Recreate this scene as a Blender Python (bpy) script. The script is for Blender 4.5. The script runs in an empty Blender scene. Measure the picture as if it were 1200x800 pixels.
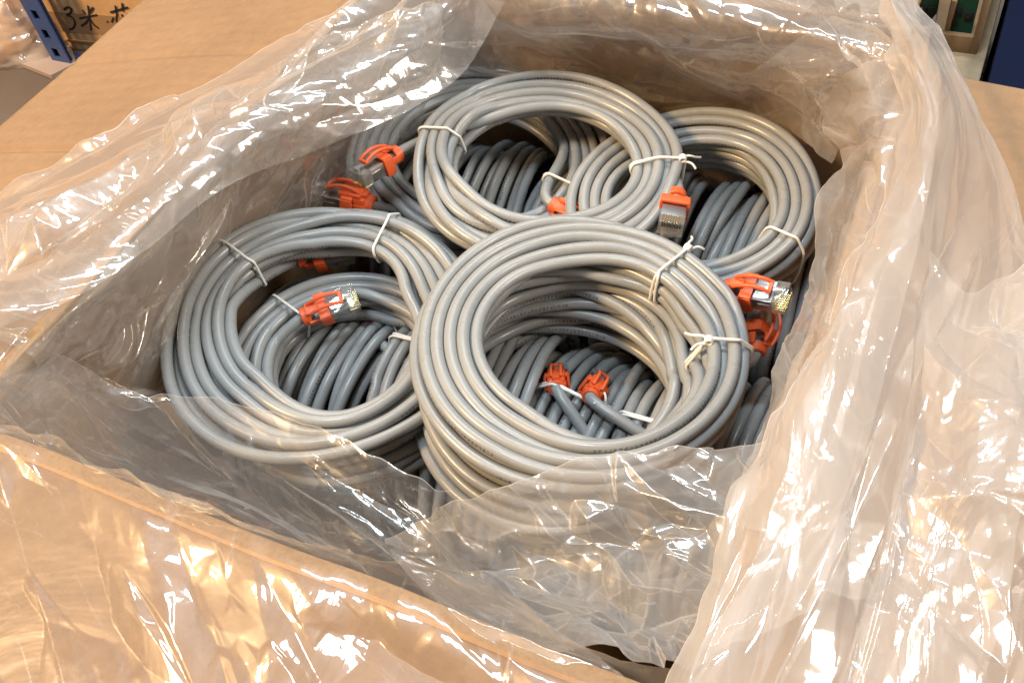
import bpy, bmesh, math, random
import numpy as np
from mathutils import Vector, Matrix, kdtree

random.seed(4); RNG = np.random.default_rng(4)
SC = bpy.context.scene; COL = SC.collection
S = 0.01                      # everything below is laid out in centimetres

# ------------------------------------------------------------------ camera
F = 1148.0; CX, CY = 600.0, 400.0
_Y = np.array([865., -1500., F]); _Y /= np.linalg.norm(_Y)
_X = -np.array([-2892., -789., F]); _X -= (_X @ _Y) * _Y; _X /= np.linalg.norm(_X)
_Z = np.cross(_X, _Y)
CM = np.array([_X, _Y, _Z])                     # world = CM @ camera-frame vector
CAM = np.array([0., 0., 19.])
cd = bpy.data.cameras.new('camera'); cam = bpy.data.objects.new('camera', cd); COL.objects.link(cam)
r_, u_, b_ = CM @ [1, 0, 0], CM @ [0, -1, 0], CM @ [0, 0, -1]
cam.matrix_world = Matrix(((r_[0], u_[0], b_[0], CAM[0]*S), (r_[1], u_[1], b_[1], CAM[1]*S), (r_[2], u_[2], b_[2], CAM[2]*S), (0, 0, 0, 1)))
cd.sensor_width = 36; cd.lens = 36*F/1200; cd.clip_start = 0.01; cd.clip_end = 50
SC.camera = cam

# ------------------------------------------------------------------ world, lamps, exposure
W = bpy.data.worlds.new('World'); SC.world = W; W.use_nodes = True
W.node_tree.nodes['Background'].inputs[0].default_value = (0.97, 0.82, 0.68, 1)
W.node_tree.nodes['Background'].inputs[1].default_value = 0.20
def area(name, loc, tgt, size, size_y, power, color):
    l = bpy.data.lights.new(name, 'AREA'); l.shape = 'RECTANGLE'; l.size = size; l.size_y = size_y
    l.energy = power; l.color = color
    o = bpy.data.objects.new(name, l); COL.objects.link(o); o.location = loc
    o.rotation_euler = (Vector(tgt) - Vector(loc)).to_track_quat('-Z', 'Y').to_euler()
    return o
TGT = (-0.12, 0.19, -0.04)
area('warm_ceiling_lamp', (-1.15, -0.62, 1.2), TGT, 0.26, 0.26, 46, (1.0, 0.64, 0.31))
area('cool_tube_lamp', (-0.35, 0.95, 1.55), TGT, 1.1, 0.10, 20, (0.84, 0.94, 1.0))
area('overhead_panel_lamp', (-0.25, -0.15, 1.6), TGT, 0.5, 0.3, 15, (0.84, 0.93, 1.0))
area('right_fill_light', (1.2, 0.35, 0.9), TGT, 0.25, 0.9, 19, (1.0, 0.90, 0.78))  # unseen fill added at the right to brighten the left inner wall
SC.view_settings.view_transform = 'Standard'; SC.view_settings.look = 'None'
SC.view_settings.exposure = 0.02; SC.view_settings.gamma = 1.0
SC.render.engine = 'CYCLES'
cy = SC.cycles
cy.max_bounces = 8; cy.transparent_max_bounces = 20; cy.diffuse_bounces = 3; cy.glossy_bounces = 3
cy.transmission_bounces = 8; cy.caustics_reflective = False; cy.caustics_refractive = False
cy.sample_clamp_indirect = 6.0; cy.use_denoising = True; cy.adaptive_threshold = 0.03

# ------------------------------------------------------------------ helpers
def at(px, py, z=0.0):
    """world point (cm) that stands at height z where the photograph shows (px, py)"""
    d = CM @ np.array([px-CX, py-CY, F]); return CAM + d*((z-CAM[2])/d[2])
def proj(p):
    q = (np.asarray(p, float)-CAM) @ CM
    return np.stack([CX+F*q[..., 0]/q[..., 2], CY+F*q[..., 1]/q[..., 2]], -1)

def new_mat(name):
    m = bpy.data.materials.new(name); m.use_nodes = True; nt = m.node_tree; nt.nodes.clear()
    return m, nt, (lambda t, **k: _node(nt, t, **k)), nt.links.new
def _node(nt, t, **k):
    n = nt.nodes.new(t)
    for a, v in k.items():
        if a.startswith('i_'):
            n.inputs[a[2:].replace('_', ' ')].default_value = v
        else: setattr(n, a, v)
    return n
def ramp(N, L, src, p0, p1, c0=0.0, c1=1.0):
    m = N('ShaderNodeMapRange'); m.inputs[1].default_value = p0; m.inputs[2].default_value = p1
    m.inputs[3].default_value = c0; m.inputs[4].default_value = c1; L(src, m.inputs[0]); return m.outputs[0]
def math_(N, L, op, a, b=None):
    m = N('ShaderNodeMath', operation=op)
    for k, v in enumerate((a, b)):
        if v is None: continue
        if isinstance(v, (int, float)): m.inputs[k].default_value = v
        else: L(v, m.inputs[k])
    return m.outputs[0]

def obj(name, verts, faces, m, parent=None, smooth=True, uv=None):
    me = bpy.data.meshes.new(name); v = np.asarray(verts, float)*S
    me.from_pydata(v.tolist(), [], faces if isinstance(faces, list) else faces.tolist())
    if smooth: me.shade_smooth()
    if m: me.materials.append(m)
    if uv is not None:
        l = me.uv_layers.new(name='UVMap'); idx = np.empty(len(me.loops), int); me.loops.foreach_get('vertex_index', idx)
        l.data.foreach_set('uv', np.asarray(uv, float)[idx].ravel())
    o = bpy.data.objects.new(name, me); COL.objects.link(o)
    if parent: o.parent = parent
    return o
def thing(name, label, cat, loc=(0, 0, 0), group=None):
    o = bpy.data.objects.new(name, None); COL.objects.link(o); o.empty_display_size = .02
    o.location = [c*S for c in loc]; o['label'] = label; o['category'] = cat
    if group: o['group'] = group
    return o
def tag(o, label, cat, group=None, kind=None):
    o['label'] = label; o['category'] = cat
    if group: o['group'] = group
    if kind: o['kind'] = kind
def local(o, verts): return np.asarray(verts, float) - np.array(o.location)/S

class MB:
    """collects shapes (cm) and links them as one mesh object"""
    def __init__(s): s.bm = bmesh.new()
    def box(s, c, size, rot=None, bev=0.0):
        r = bmesh.ops.create_cube(s.bm, size=1.0); vs = r['verts']
        bmesh.ops.scale(s.bm, vec=size, verts=vs)
        if bev:
            es = list({e for v in vs for e in v.link_edges})
            rr = bmesh.ops.bevel(s.bm, geom=vs+es, offset=bev, segments=2, affect='EDGES', profile=.6)
            vs = list({v for f in rr['faces'] for v in f.verts} | {v for v in vs if v.is_valid})
        if rot is not None: bmesh.ops.rotate(s.bm, cent=(0, 0, 0), matrix=rot, verts=vs)
        bmesh.ops.translate(s.bm, vec=c, verts=vs); return s
    def ring(s, c, r0, r1, length, n=20):
        """hollow collar along x"""
        x0, x1 = c[0]-length/2, c[0]+length/2; L = []
        for k in range(n):
            a = 2*math.pi*k/n; cs, sn = math.cos(a), math.sin(a)
            L.append([s.bm.verts.new((x, c[1]+r*cs, c[2]+r*sn)) for x, r in ((x0, r0), (x0, r1-.04), (x0+.04, r1), (x1-.04, r1), (x1, r1-.04), (x1, r0))])
        for k in range(n):
            a, b = L[k], L[(k+1) % n]
            for j in range(6): s.bm.faces.new((a[j], a[(j+1) % 6], b[(j+1) % 6], b[j]))
        return s
    def tube(s, pts, r, n=8, cap=True):
        v, f = tube_mesh(np.asarray(pts, float), r, n)
        vs = [s.bm.verts.new(p) for p in v]
        for q in f: s.bm.faces.new([vs[i] for i in q])
        return s
    def build(s, name, m, parent=None, smooth=True):
        bmesh.ops.recalc_face_normals(s.bm, faces=s.bm.faces)
        me = bpy.data.meshes.new(name); bmesh.ops.scale(s.bm, vec=(S, S, S), verts=s.bm.verts)
        s.bm.to_mesh(me); s.bm.free()
        if smooth:
            me.shade_smooth()
            try: me.set_sharp_from_angle(angle=math.radians(35))
            except Exception: pass
        me.materials.append(m); o = bpy.data.objects.new(name, me); COL.objects.link(o)
        if parent: o.parent = parent
        return o

def catmull(P, n, closed=False):
    P = np.asarray(P, float); m = len(P)
    t = np.linspace(0, m if closed else m-1, n, endpoint=not closed); i = np.floor(t).astype(int)
    if not closed: i = np.minimum(i, m-2)
    f = (t-i)[(...,) + (None,)*(P.ndim-1)]
    g = (lambda k: P[k % m]) if closed else (lambda k: P[np.clip(k, 0, m-1)])
    a, b, c, d = g(i-1), g(i), g(i+1), g(i+2)
    return .5*((2*b)+(-a+c)*f+(2*a-5*b+4*c-d)*f**2+(-a+3*b-3*c+d)*f**3)

def tube_mesh(P, r, n=12, closed=False, uvs=False):
    m = len(P); T = np.roll(P, -1, 0)-np.roll(P, 1, 0)
    if not closed: T[0] = P[1]-P[0]; T[-1] = P[-1]-P[-2]
    T /= np.linalg.norm(T, axis=1)[:, None]+1e-9
    N = np.zeros_like(P); a = np.array([0, 0, 1.]) if abs(T[0][2]) < .9 else np.array([1., 0, 0])
    N[0] = a-(a@T[0])*T[0]; N[0] /= np.linalg.norm(N[0])
    for k in range(1, m):
        v = N[k-1]-(N[k-1]@T[k])*T[k]; N[k] = v/np.linalg.norm(v)
    B = np.cross(T, N); th = np.arange(n)*2*math.pi/n
    rr = (np.full(m, r) if np.isscalar(r) else np.asarray(r))[:, None, None]
    V = (P[:, None]+rr*(np.cos(th)[None, :, None]*N[:, None]+np.sin(th)[None, :, None]*B[:, None])).reshape(-1, 3)
    k = np.arange(m if closed else m-1)[:, None]; j = np.arange(n)[None]
    k2 = (k+1) % m; j2 = (j+1) % n
    Fc = np.stack([k*n+j, k*n+j2, k2*n+j2, k2*n+j], -1).reshape(-1, 4).tolist()
    if not closed: Fc += [list(range(n))[::-1], [(m-1)*n+q for q in range(n)]]
    if uvs:
        s = np.r_[0, np.cumsum(np.linalg.norm(np.diff(P, axis=0), axis=1))]
        UV = np.stack([np.repeat(s, n), np.tile(np.abs(np.arange(n)/n*2-1), m)], -1)
        return V, Fc, UV
    return V, Fc

# ------------------------------------------------------------------ noise fields
def vnoise(x, y, seed=0):
    g = np.random.default_rng(seed).uniform(-1, 1, (64, 64))
    xi, yi = np.floor(x).astype(int), np.floor(y).astype(int); fx, fy = x-xi, y-yi
    fx = fx*fx*(3-2*fx); fy = fy*fy*(3-2*fy); G = lambda i, j: g[i % 64, j % 64]
    return (G(xi, yi)*(1-fx)+G(xi+1, yi)*fx)*(1-fy)+(G(xi, yi+1)*(1-fx)+G(xi+1, yi+1)*fx)*fy
FN, FC = 896, 28
def facet_field(seed):
    """heights over a jittered triangulation: flat facets meeting in sharp creases"""
    g = np.random.default_rng(seed); c = FN/FC; n = FC+3
    X, Yy = np.meshgrid(np.arange(n)-1, np.arange(n)-1, indexing='ij')
    px = (X+g.uniform(-.42, .42, X.shape))*c; py = (Yy+g.uniform(-.42, .42, X.shape))*c; h = g.uniform(-1, 1, X.shape)
    out = np.zeros((FN, FN))
    for i in range(n-1):
        for j in range(n-1):
            q = [(i, j), (i+1, j), (i+1, j+1), (i, j+1)]
            tr = ((0, 1, 2), (0, 2, 3)) if g.random() < .5 else ((0, 1, 3), (1, 2, 3))
            for t in tr:
                A, B, C_ = [(px[q[k]], py[q[k]], h[q[k]]) for k in t]
                x0, x1 = int(max(0, math.floor(min(A[0], B[0], C_[0])))), int(min(FN-1, math.ceil(max(A[0], B[0], C_[0]))))
                y0, y1 = int(max(0, math.floor(min(A[1], B[1], C_[1])))), int(min(FN-1, math.ceil(max(A[1], B[1], C_[1]))))
                if x1 <= x0 or y1 <= y0: continue
                gx, gy = np.mgrid[x0:x1+1, y0:y1+1]
                D = (B[1]-C_[1])*(A[0]-C_[0])+(C_[0]-B[0])*(A[1]-C_[1])
                if abs(D) < 1e-6: continue
                l0 = ((B[1]-C_[1])*(gx-C_[0])+(C_[0]-B[0])*(gy-C_[1]))/D
                l1 = ((C_[1]-A[1])*(gx-C_[0])+(A[0]-C_[0])*(gy-C_[1]))/D; l2 = 1-l0-l1
                k = (l0 >= -1e-6) & (l1 >= -1e-6) & (l2 >= -1e-6)
                out[x0:x1+1, y0:y1+1][k] = (l0*A[2]+l1*B[2]+l2*C_[2])[k]
    return out
FIELDS = [facet_field(s) for s in (11, 12, 13)]
def crumple(U, V, cell, ang=0., stretch=1., seed=0, warp=.35):
    f = FIELDS[seed % 3]; ca, sa = math.cos(ang), math.sin(ang)
    a = (U*ca+V*sa)/(cell*stretch); b = (-U*sa+V*ca)/cell
    a = a+warp*vnoise(a*.7+seed, b*.7, seed+50)+seed*3.7; b = b+warp*vnoise(a*.7, b*.7+seed, seed+90)+seed*5.3
    k = FN/FC; M_ = FN-1
    x = np.abs(((a*k) % (2*M_))-M_); y = np.abs(((b*k) % (2*M_))-M_)
    xi, yi = np.minimum(x.astype(int), M_-1), np.minimum(y.astype(int), M_-1); fx, fy = x-xi, y-yi
    return (f[xi, yi]*(1-fx)+f[xi+1, yi]*fx)*(1-fy)+(f[xi, yi+1]*(1-fx)+f[xi+1, yi+1]*fx)*fy

# ------------------------------------------------------------------ materials
def plain(name, col, rough=.5, spec=.5, metal=0., coat=0., bump=None, var=0., varscale=40.):
    m, nt, N, L = new_mat(name); o = N('ShaderNodeOutputMaterial'); p = N('ShaderNodeBsdfPrincipled')
    p.inputs['Base Color'].default_value = (*col, 1); p.inputs['Roughness'].default_value = rough
    p.inputs['Specular IOR Level'].default_value = spec; p.inputs['Metallic'].default_value = metal
    p.inputs['Coat Weight'].default_value = coat; L(p.outputs[0], o.inputs[0])
    tc = N('ShaderNodeTexCoord')
    if var:
        n = N('ShaderNodeTexNoise', i_Scale=varscale, i_Detail=5.); L(tc.outputs['Object'], n.inputs['Vector'])
        mx = N('ShaderNodeMix', data_type='RGBA'); mx.inputs[6].default_value = tuple(c*(1-var) for c in col)+(1,)
        mx.inputs[7].default_value = tuple(min(1, c*(1+var)) for c in col)+(1,); L(n.outputs[0], mx.inputs[0]); L(mx.outputs[2], p.inputs['Base Color'])
    if bump:
        n = N('ShaderNodeTexNoise', i_Scale=bump[0], i_Detail=4.); L(tc.outputs['Object'], n.inputs['Vector'])
        b = N('ShaderNodeBump', i_Strength=bump[1], i_Distance=.001); L(n.outputs[0], b.inputs['Height']); L(b.outputs[0], p.inputs['Normal'])
    return m

def cardboard_mat(name, col, axis=0, rough=.8):
    """kraft board: fibre speckle, faint flute lines (axis = across the flutes) and blotchy tone"""
    m, nt, N, L = new_mat(name); o = N('ShaderNodeOutputMaterial'); p = N('ShaderNodeBsdfPrincipled')
    p.inputs['Roughness'].default_value = rough; p.inputs['Specular IOR Level'].default_value = .25; L(p.outputs[0], o.inputs[0])
    tc = N('ShaderNodeTexCoord'); src = tc.outputs['Object']
    sx = N('ShaderNodeSeparateXYZ'); L(src, sx.inputs[0])
    fl = math_(N, L, 'SINE', math_(N, L, 'MULTIPLY', sx.outputs[axis], 2*math.pi/.0075))
    mp = N('ShaderNodeMapping'); mp.inputs['Scale'].default_value = (1, 1, 1); L(src, mp.inputs[0])
    n1 = N('ShaderNodeTexNoise', i_Scale=260., i_Detail=6., i_Roughness=.7); L(src, n1.inputs['Vector'])
    n2 = N('ShaderNodeTexNoise', i_Scale=22., i_Detail=6., i_Roughness=.65); L(mp.outputs[0], n2.inputs['Vector'])
    n3 = N('ShaderNodeTexNoise', i_Scale=1400., i_Detail=2.); L(src, n3.inputs['Vector'])
    a = math_(N, L, 'ADD', math_(N, L, 'MULTIPLY', n1.outputs[0], .5), math_(N, L, 'MULTIPLY', n2.outputs[0], .5))
    a = math_(N, L, 'ADD', a, math_(N, L, 'MULTIPLY', fl, .010))
    cr = N('ShaderNodeValToRGB'); L(a, cr.inputs[0]); e = cr.color_ramp.elements
    e[0].position = .34; e[0].color = tuple(c*.84 for c in col)+(1,); e[1].position = .66; e[1].color = tuple(min(1, c*1.12) for c in col)+(1,)
    L(cr.outputs[0], p.inputs['Base Color'])
    h = math_(N, L, 'ADD', math_(N, L, 'MULTIPLY', fl, .30), math_(N, L, 'ADD', math_(N, L, 'MULTIPLY', n3.outputs[0], .3), math_(N, L, 'MULTIPLY', n2.outputs[0], .25)))
    b = N('ShaderNodeBump', i_Strength=.7, i_Distance=.0006); L(h, b.inputs['Height']); L(b.outputs[0], p.inputs['Normal'])
    return m

def film_mat(name, tint, haze, gloss=.11, rough=.075, bump=.35, bscale=38., hcol=(.93, .90, .88), stretch=(1, 1, 1), crease=1.):
    """thin crumpled polythene: see-through, faintly milky, mirror-like on its creases, paler where it is creased"""
    m, nt, N, L = new_mat(name); o = N('ShaderNodeOutputMaterial')
    tc = N('ShaderNodeTexCoord'); at_ = N('ShaderNodeAttribute', attribute_name='crease')
    mp = N('ShaderNodeMapping'); mp.inputs['Scale'].default_value = stretch; L(tc.outputs['Object'], mp.inputs[0])
    vo = N('ShaderNodeTexVoronoi', feature='DISTANCE_TO_EDGE', i_Scale=bscale)
    nw = N('ShaderNodeTexNoise', i_Scale=bscale*.5, i_Detail=3.); L(mp.outputs[0], nw.inputs['Vector'])
    ad = N('ShaderNodeMix', data_type='VECTOR'); ad.inputs[0].default_value = .012; L(mp.outputs[0], ad.inputs[4]); L(nw.outputs['Color'], ad.inputs[5]); ad.inputs[0].default_value = .02
    L(ad.outputs[1], vo.inputs['Vector'])
    n2 = N('ShaderNodeTexNoise', i_Scale=22., i_Detail=4., i_Distortion=1.2); L(mp.outputs[0], n2.inputs['Vector'])
    h = math_(N, L, 'ADD', ramp(N, L, vo.outputs['Distance'], 0, .5, 0, .30), math_(N, L, 'MULTIPLY', n2.outputs[0], 1.5))
    b = N('ShaderNodeBump', i_Strength=bump, i_Distance=.0022); L(h, b.inputs['Height'])
    df = N('ShaderNodeBsdfDiffuse'); df.inputs[0].default_value = (*hcol, 1); L(b.outputs[0], df.inputs['Normal'])
    tl = N('ShaderNodeBsdfTranslucent'); tl.inputs[0].default_value = (*hcol, 1)
    hz = N('ShaderNodeMixShader'); hz.inputs[0].default_value = .45; L(df.outputs[0], hz.inputs[1]); L(tl.outputs[0], hz.inputs[2])
    tr = N('ShaderNodeBsdfTransparent'); tr.inputs[0].default_value = (*tint, 1)
    n4 = N('ShaderNodeTexNoise', i_Scale=9., i_Detail=4.); L(mp.outputs[0], n4.inputs['Vector'])
    lw0 = N('ShaderNodeLayerWeight'); lw0.inputs[0].default_value = .5
    hf = math_(N, L, 'MULTIPLY', ramp(N, L, n4.outputs[0], .3, .7, .55, 1.35), haze)
    hf = math_(N, L, 'ADD', hf, math_(N, L, 'MULTIPLY', at_.outputs['Fac'], .28))
    hf = math_(N, L, 'ADD', hf, math_(N, L, 'MULTIPLY', math_(N, L, 'POWER', lw0.outputs['Facing'], 3.), .35)); 
    nm = N('ShaderNodeTexNoise', i_Scale=30., i_Detail=2.); L(mp.outputs[0], nm.inputs['Vector']); mk = ramp(N, L, nm.outputs[0], .5, .64)
    for sc_, wd_, am_ in ((16., .012, .13), (46., .03, .08)):
        ve = N('ShaderNodeTexVoronoi', feature='DISTANCE_TO_EDGE', i_Scale=sc_); L(ad.outputs[1], ve.inputs['Vector'])
        hf = math_(N, L, 'ADD', hf, math_(N, L, 'MULTIPLY', mk, ramp(N, L, ve.outputs['Distance'], 0, wd_, am_*crease, 0)))
    hf = math_(N, L, 'MINIMUM', hf, .92)
    base = N('ShaderNodeMixShader'); L(hf, base.inputs[0]); L(tr.outputs[0], base.inputs[1]); L(hz.outputs[0], base.inputs[2])
    gl = N('ShaderNodeBsdfGlossy'); gl.inputs['Roughness'].default_value = rough; gl.inputs[0].default_value = (1, 1, 1, 1); L(b.outputs[0], gl.inputs['Normal'])
    gs = N('ShaderNodeBsdfGlossy'); gs.inputs['Roughness'].default_value = .38; L(b.outputs[0], gs.inputs['Normal'])
    g2 = N('ShaderNodeMixShader'); g2.inputs[0].default_value = .38; L(gl.outputs[0], g2.inputs[1]); L(gs.outputs[0], g2.inputs[2]); gl = g2
    lw = N('ShaderNodeLayerWeight'); lw.inputs[0].default_value = .5; L(b.outputs[0], lw.inputs['Normal'])
    ff = math_(N, L, 'ADD', math_(N, L, 'MULTIPLY', math_(N, L, 'POWER', lw.outputs['Facing'], 4.), .6), gloss)
    mx = N('ShaderNodeMixShader'); L(ff, mx.inputs[0]); L(base.outputs[0], mx.inputs[1]); L(gl.outputs[0], mx.inputs[2])
    L(mx.outputs[0], o.inputs[0]); return m

def cable_mat(name, col):
    m, nt, N, L = new_mat(name); o = N('ShaderNodeOutputMaterial'); p = N('ShaderNodeBsdfPrincipled')
    p.inputs['Roughness'].default_value = .33; p.inputs['Specular IOR Level'].default_value = .5; L(p.outputs[0], o.inputs[0])
    tc = N('ShaderNodeTexCoord'); uv = N('ShaderNodeSeparateXYZ'); L(tc.outputs['UV'], uv.inputs[0])
    n = N('ShaderNodeTexNoise', i_Scale=60., i_Detail=4.); L(tc.outputs['Object'], n.inputs['Vector'])
    mx = N('ShaderNodeMix', data_type='RGBA'); mx.inputs[6].default_value = tuple(c*.9 for c in col)+(1,); mx.inputs[7].default_value = tuple(c*1.1 for c in col)+(1,); L(n.outputs[0], mx.inputs[0])
    u, v = uv.outputs[0], uv.outputs[1]                                   # faint inkjet print along the jacket
    band = math_(N, L, 'LESS_THAN', math_(N, L, 'ABSOLUTE', math_(N, L, 'SUBTRACT', v, .5))  , .09)
    run = math_(N, L, 'LESS_THAN', math_(N, L, 'FRACT', math_(N, L, 'DIVIDE', u, 23.)), .34)
    cu = math_(N, L, 'FLOOR', math_(N, L, 'MULTIPLY', u, 22.)); cv = math_(N, L, 'FLOOR', math_(N, L, 'MULTIPLY', v, 40.))
    cb = N('ShaderNodeCombineXYZ'); L(cu, cb.inputs[0]); L(cv, cb.inputs[1]); wn = N('ShaderNodeTexWhiteNoise', noise_dimensions='3D'); L(cb.outputs[0], wn.inputs['Vector'])
    gap = math_(N, L, 'LESS_THAN', math_(N, L, 'FRACT', math_(N, L, 'MULTIPLY', u, 22/3.)), .66)
    ink = math_(N, L, 'MULTIPLY', math_(N, L, 'MULTIPLY', band, run), math_(N, L, 'MULTIPLY', gap, math_(N, L, 'GREATER_THAN', wn.outputs['Value'], .42)))
    mi = N('ShaderNodeMix', data_type='RGBA'); mi.inputs[7].default_value = (.03, .03, .035, 1); L(math_(N, L, 'MULTIPLY', ink, .75), mi.inputs[0]); L(mx.outputs[2], mi.inputs[6]); L(mi.outputs[2], p.inputs['Base Color'])
    n2 = N('ShaderNodeTexNoise', i_Scale=330., i_Detail=3.); L(tc.outputs['Object'], n2.inputs['Vector'])
    b = N('ShaderNodeBump', i_Strength=.12, i_Distance=.0006); L(n2.outputs[0], b.inputs['Height']); L(b.outputs[0], p.inputs['Normal'])
    L(ramp(N, L, n.outputs[0], .3, .7, .20, .36), p.inputs['Roughness'])
    return m

KRAFT = (.285, .184, .106)
M_BOARD_X = cardboard_mat('kraft_board', KRAFT, 0)
M_BOARD_Y = cardboard_mat('kraft_board_flutes', KRAFT, 1)
M_INNER = cardboard_mat('kraft_board_inner', (.54, .34, .165), 0)
M_EDGE = plain('board_edge', (.36, .24, .13), .9, .2, var=.3, varscale=900.)
M_CABLE = cable_mat('grey_cable', (.285, .302, .308))
M_BOOT = plain('orange_boot', (.80, .13, .035), .42, .5, var=.08, varscale=200., bump=(500., .1))
M_METAL = plain('plug_shield', (.52, .52, .53), .30, .5, 1., bump=(160., .06))
M_GOLD = plain('gold_contact', (.95, .68, .28), .25, .5, 1.)
M_TIE = plain('white_tie', (.86, .86, .83), .45, .4, var=.06, varscale=300.)
def clear_plastic(name):
    m, nt, N, L = new_mat(name); o = N('ShaderNodeOutputMaterial')
    tr = N('ShaderNodeBsdfTransparent'); tr.inputs[0].default_value = (.80, .83, .84, 1)
    gl = N('ShaderNodeBsdfGlossy'); gl.inputs['Roughness'].default_value = .08
    df = N('ShaderNodeBsdfDiffuse'); df.inputs[0].default_value = (.7, .72, .72, 1)
    a = N('ShaderNodeMixShader'); a.inputs[0].default_value = .22; L(tr.outputs[0], a.inputs[1]); L(df.outputs[0], a.inputs[2])
    lw = N('ShaderNodeLayerWeight'); lw.inputs[0].default_value = .5
    b = N('ShaderNodeMixShader'); L(math_(N, L, 'ADD', math_(N, L, 'MULTIPLY', math_(N, L, 'POWER', lw.outputs['Facing'], 3.), .6), .14), b.inputs[0]); L(a.outputs[0], b.inputs[1]); L(gl.outputs[0], b.inputs[2])
    L(b.outputs[0], o.inputs[0]); return m
M_CLEAR = clear_plastic('clear_plug')

# ------------------------------------------------------------------ the carton
XL, XR, YF, YB, ZB = -21.9, -2.0, 6.8, 30.6, -19.0       # rim rectangle and bottom (cm)
def bulge(z): return 2.1*math.sin(min(max(-z/8., 0), 1)*math.pi/2)
DROP = dict(left=.23, right=.10, front=.16, back=.16)
def flap_z(x, y):
    """height of the opened flaps outside the rim (0 over the opening)"""
    x = np.asarray(x, float); y = np.asarray(y, float)
    dl, dr, df, db = np.maximum(XL-x, 0), np.maximum(x-XR, 0), np.maximum(YF-y, 0), np.maximum(y-YB, 0)
    return -np.maximum.reduce([DROP['left']*dl, DROP['right']*dr, DROP['front']*df, DROP['back']*db])
def on_flap(px, py, off=.25):
    z = 0.
    for _ in range(12):
        p = at(px, py, z); z = .5*z+.5*(float(flap_z(p[0], p[1]))+off)
    return tuple(at(px, py, z))

box = thing('cardboard_box', 'open kraft cardboard box with its flaps folded out, full of grey coiled cables', 'box', ((XL+XR)/2, (YF+YB)/2, ZB-.4))
def slab(name, P, nrm_thick, m, parent, nu, nv):
    """P: (nu, nv, 3) face grid, given thickness along a vector -> closed board"""
    A = P.reshape(-1, 3); B = (P+np.asarray(nrm_thick)).reshape(-1, 3); n = nu*nv
    i, j = np.mgrid[0:nu-1, 0:nv-1]; q = np.stack([i*nv+j, i*nv+j+1, (i+1)*nv+j+1, (i+1)*nv+j], -1).reshape(-1, 4)
    Fc = q.tolist()+(q[:, ::-1]+n).tolist()
    rim = [k for k in range(nv)]+[k*nv+nv-1 for k in range(1, nu)]+[(nu-1)*nv+k for k in range(nv-2, -1, -1)]+[k*nv for k in range(nu-2, 0, -1)]
    k0 = len(Fc)
    for a, b in zip(rim, rim[1:]+rim[:1]): Fc.append([b, a, a+n, b+n])
    o = obj(name, local(parent, np.r_[A, B]), Fc, m, parent); me = o.data; me.materials.append(M_EDGE)
    for p in list(me.polygons)[k0:]: p.material_index = 1; p.use_smooth = False
    return o
TH = .38
nz, ns = 24, 60
zz = np.linspace(0, ZB, nz); bz = np.array([bulge(z) for z in zz])
def wall(side):
    s = np.linspace(0, 1, ns); Z_, S_ = np.meshgrid(zz, s, indexing='ij'); Bq = np.repeat(bz[:, None], ns, 1)*np.sin(np.pi*np.clip(S_, .0, 1))**.35
    w = .12*vnoise(S_*6+9, Z_*.3, 7)
    if side in 'LR':
        y = YF+(YB-YF)*S_; sg = -1 if side == 'L' else 1
        P = np.stack([(XL if side == 'L' else XR)+sg*(Bq+w*0.8), y, Z_], -1); t = (sg*TH, 0, 0)
    else:
        x = XL+(XR-XL)*S_; sg = -1 if side == 'F' else 1
        P = np.stack([x, (YF if side == 'F' else YB)+sg*(Bq+w*0.8), Z_], -1); t = (0, sg*TH, 0)
    return slab('wall', P, t, M_INNER, box, nz, ns)
for sd in 'LRFB': wall(sd)
def flap(side, length, creases=()):
    nu, nv = 70, 300; u = np.linspace(0, 1, nu); v = np.linspace(0, 1, nv); U, V = np.meshgrid(u, v, indexing='ij')
    D = U*length
    un = .13*vnoise(U*2+5, V*3+3, 21+ord(side[0]))*np.minimum(U*6, 1)
    for c, wd, am in creases: un -= am*np.exp(-((V-c-.02*U)/wd)**2)*np.minimum(U*8, 1)
    un -= .12*np.exp(-((D-.25)/.3)**2)                                  # the scored crease at the hinge
    taper = .012*length*U
    if side in ('left', 'right'):
        y = (YF+.3)+((YB if side == 'left' else 28.7)-YF-.6)*V; sg = -1 if side == 'left' else 1
        x = (XL if side == 'left' else XR)+sg*D; z = -DROP[side]*D+un
    else:
        x = (XL+.3)+(XR-XL-.6)*V; sg = -1 if side == 'front' else 1
        y = (YF if side == 'front' else YB)+sg*D; z = -DROP[side]*D+un
    P = np.stack([x, y, z-.0], -1); return slab('flap', P, (0, 0, -TH), M_BOARD_Y if side in ('left', 'right') else M_BOARD_X, box, nu, nv)
flap('left', 14.1, ((.475, .007, .14), (.74, .008, .07), (.13, .008, .12), (.30, .012, .05)))
flap('right', 12.0, ((.5, .02, .06),)); flap('front', 12.5, ((.4, .02, .06),)); flap('back', 12.0)
gx, gy = np.meshgrid(np.linspace(XL-2, XR+2, 8), np.linspace(YF-2, YB+2, 8), indexing='ij')
slab('bottom', np.stack([gx, gy, np.full_like(gx, ZB)], -1), (0, 0, -TH), M_INNER, box, 8, 8)

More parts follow.
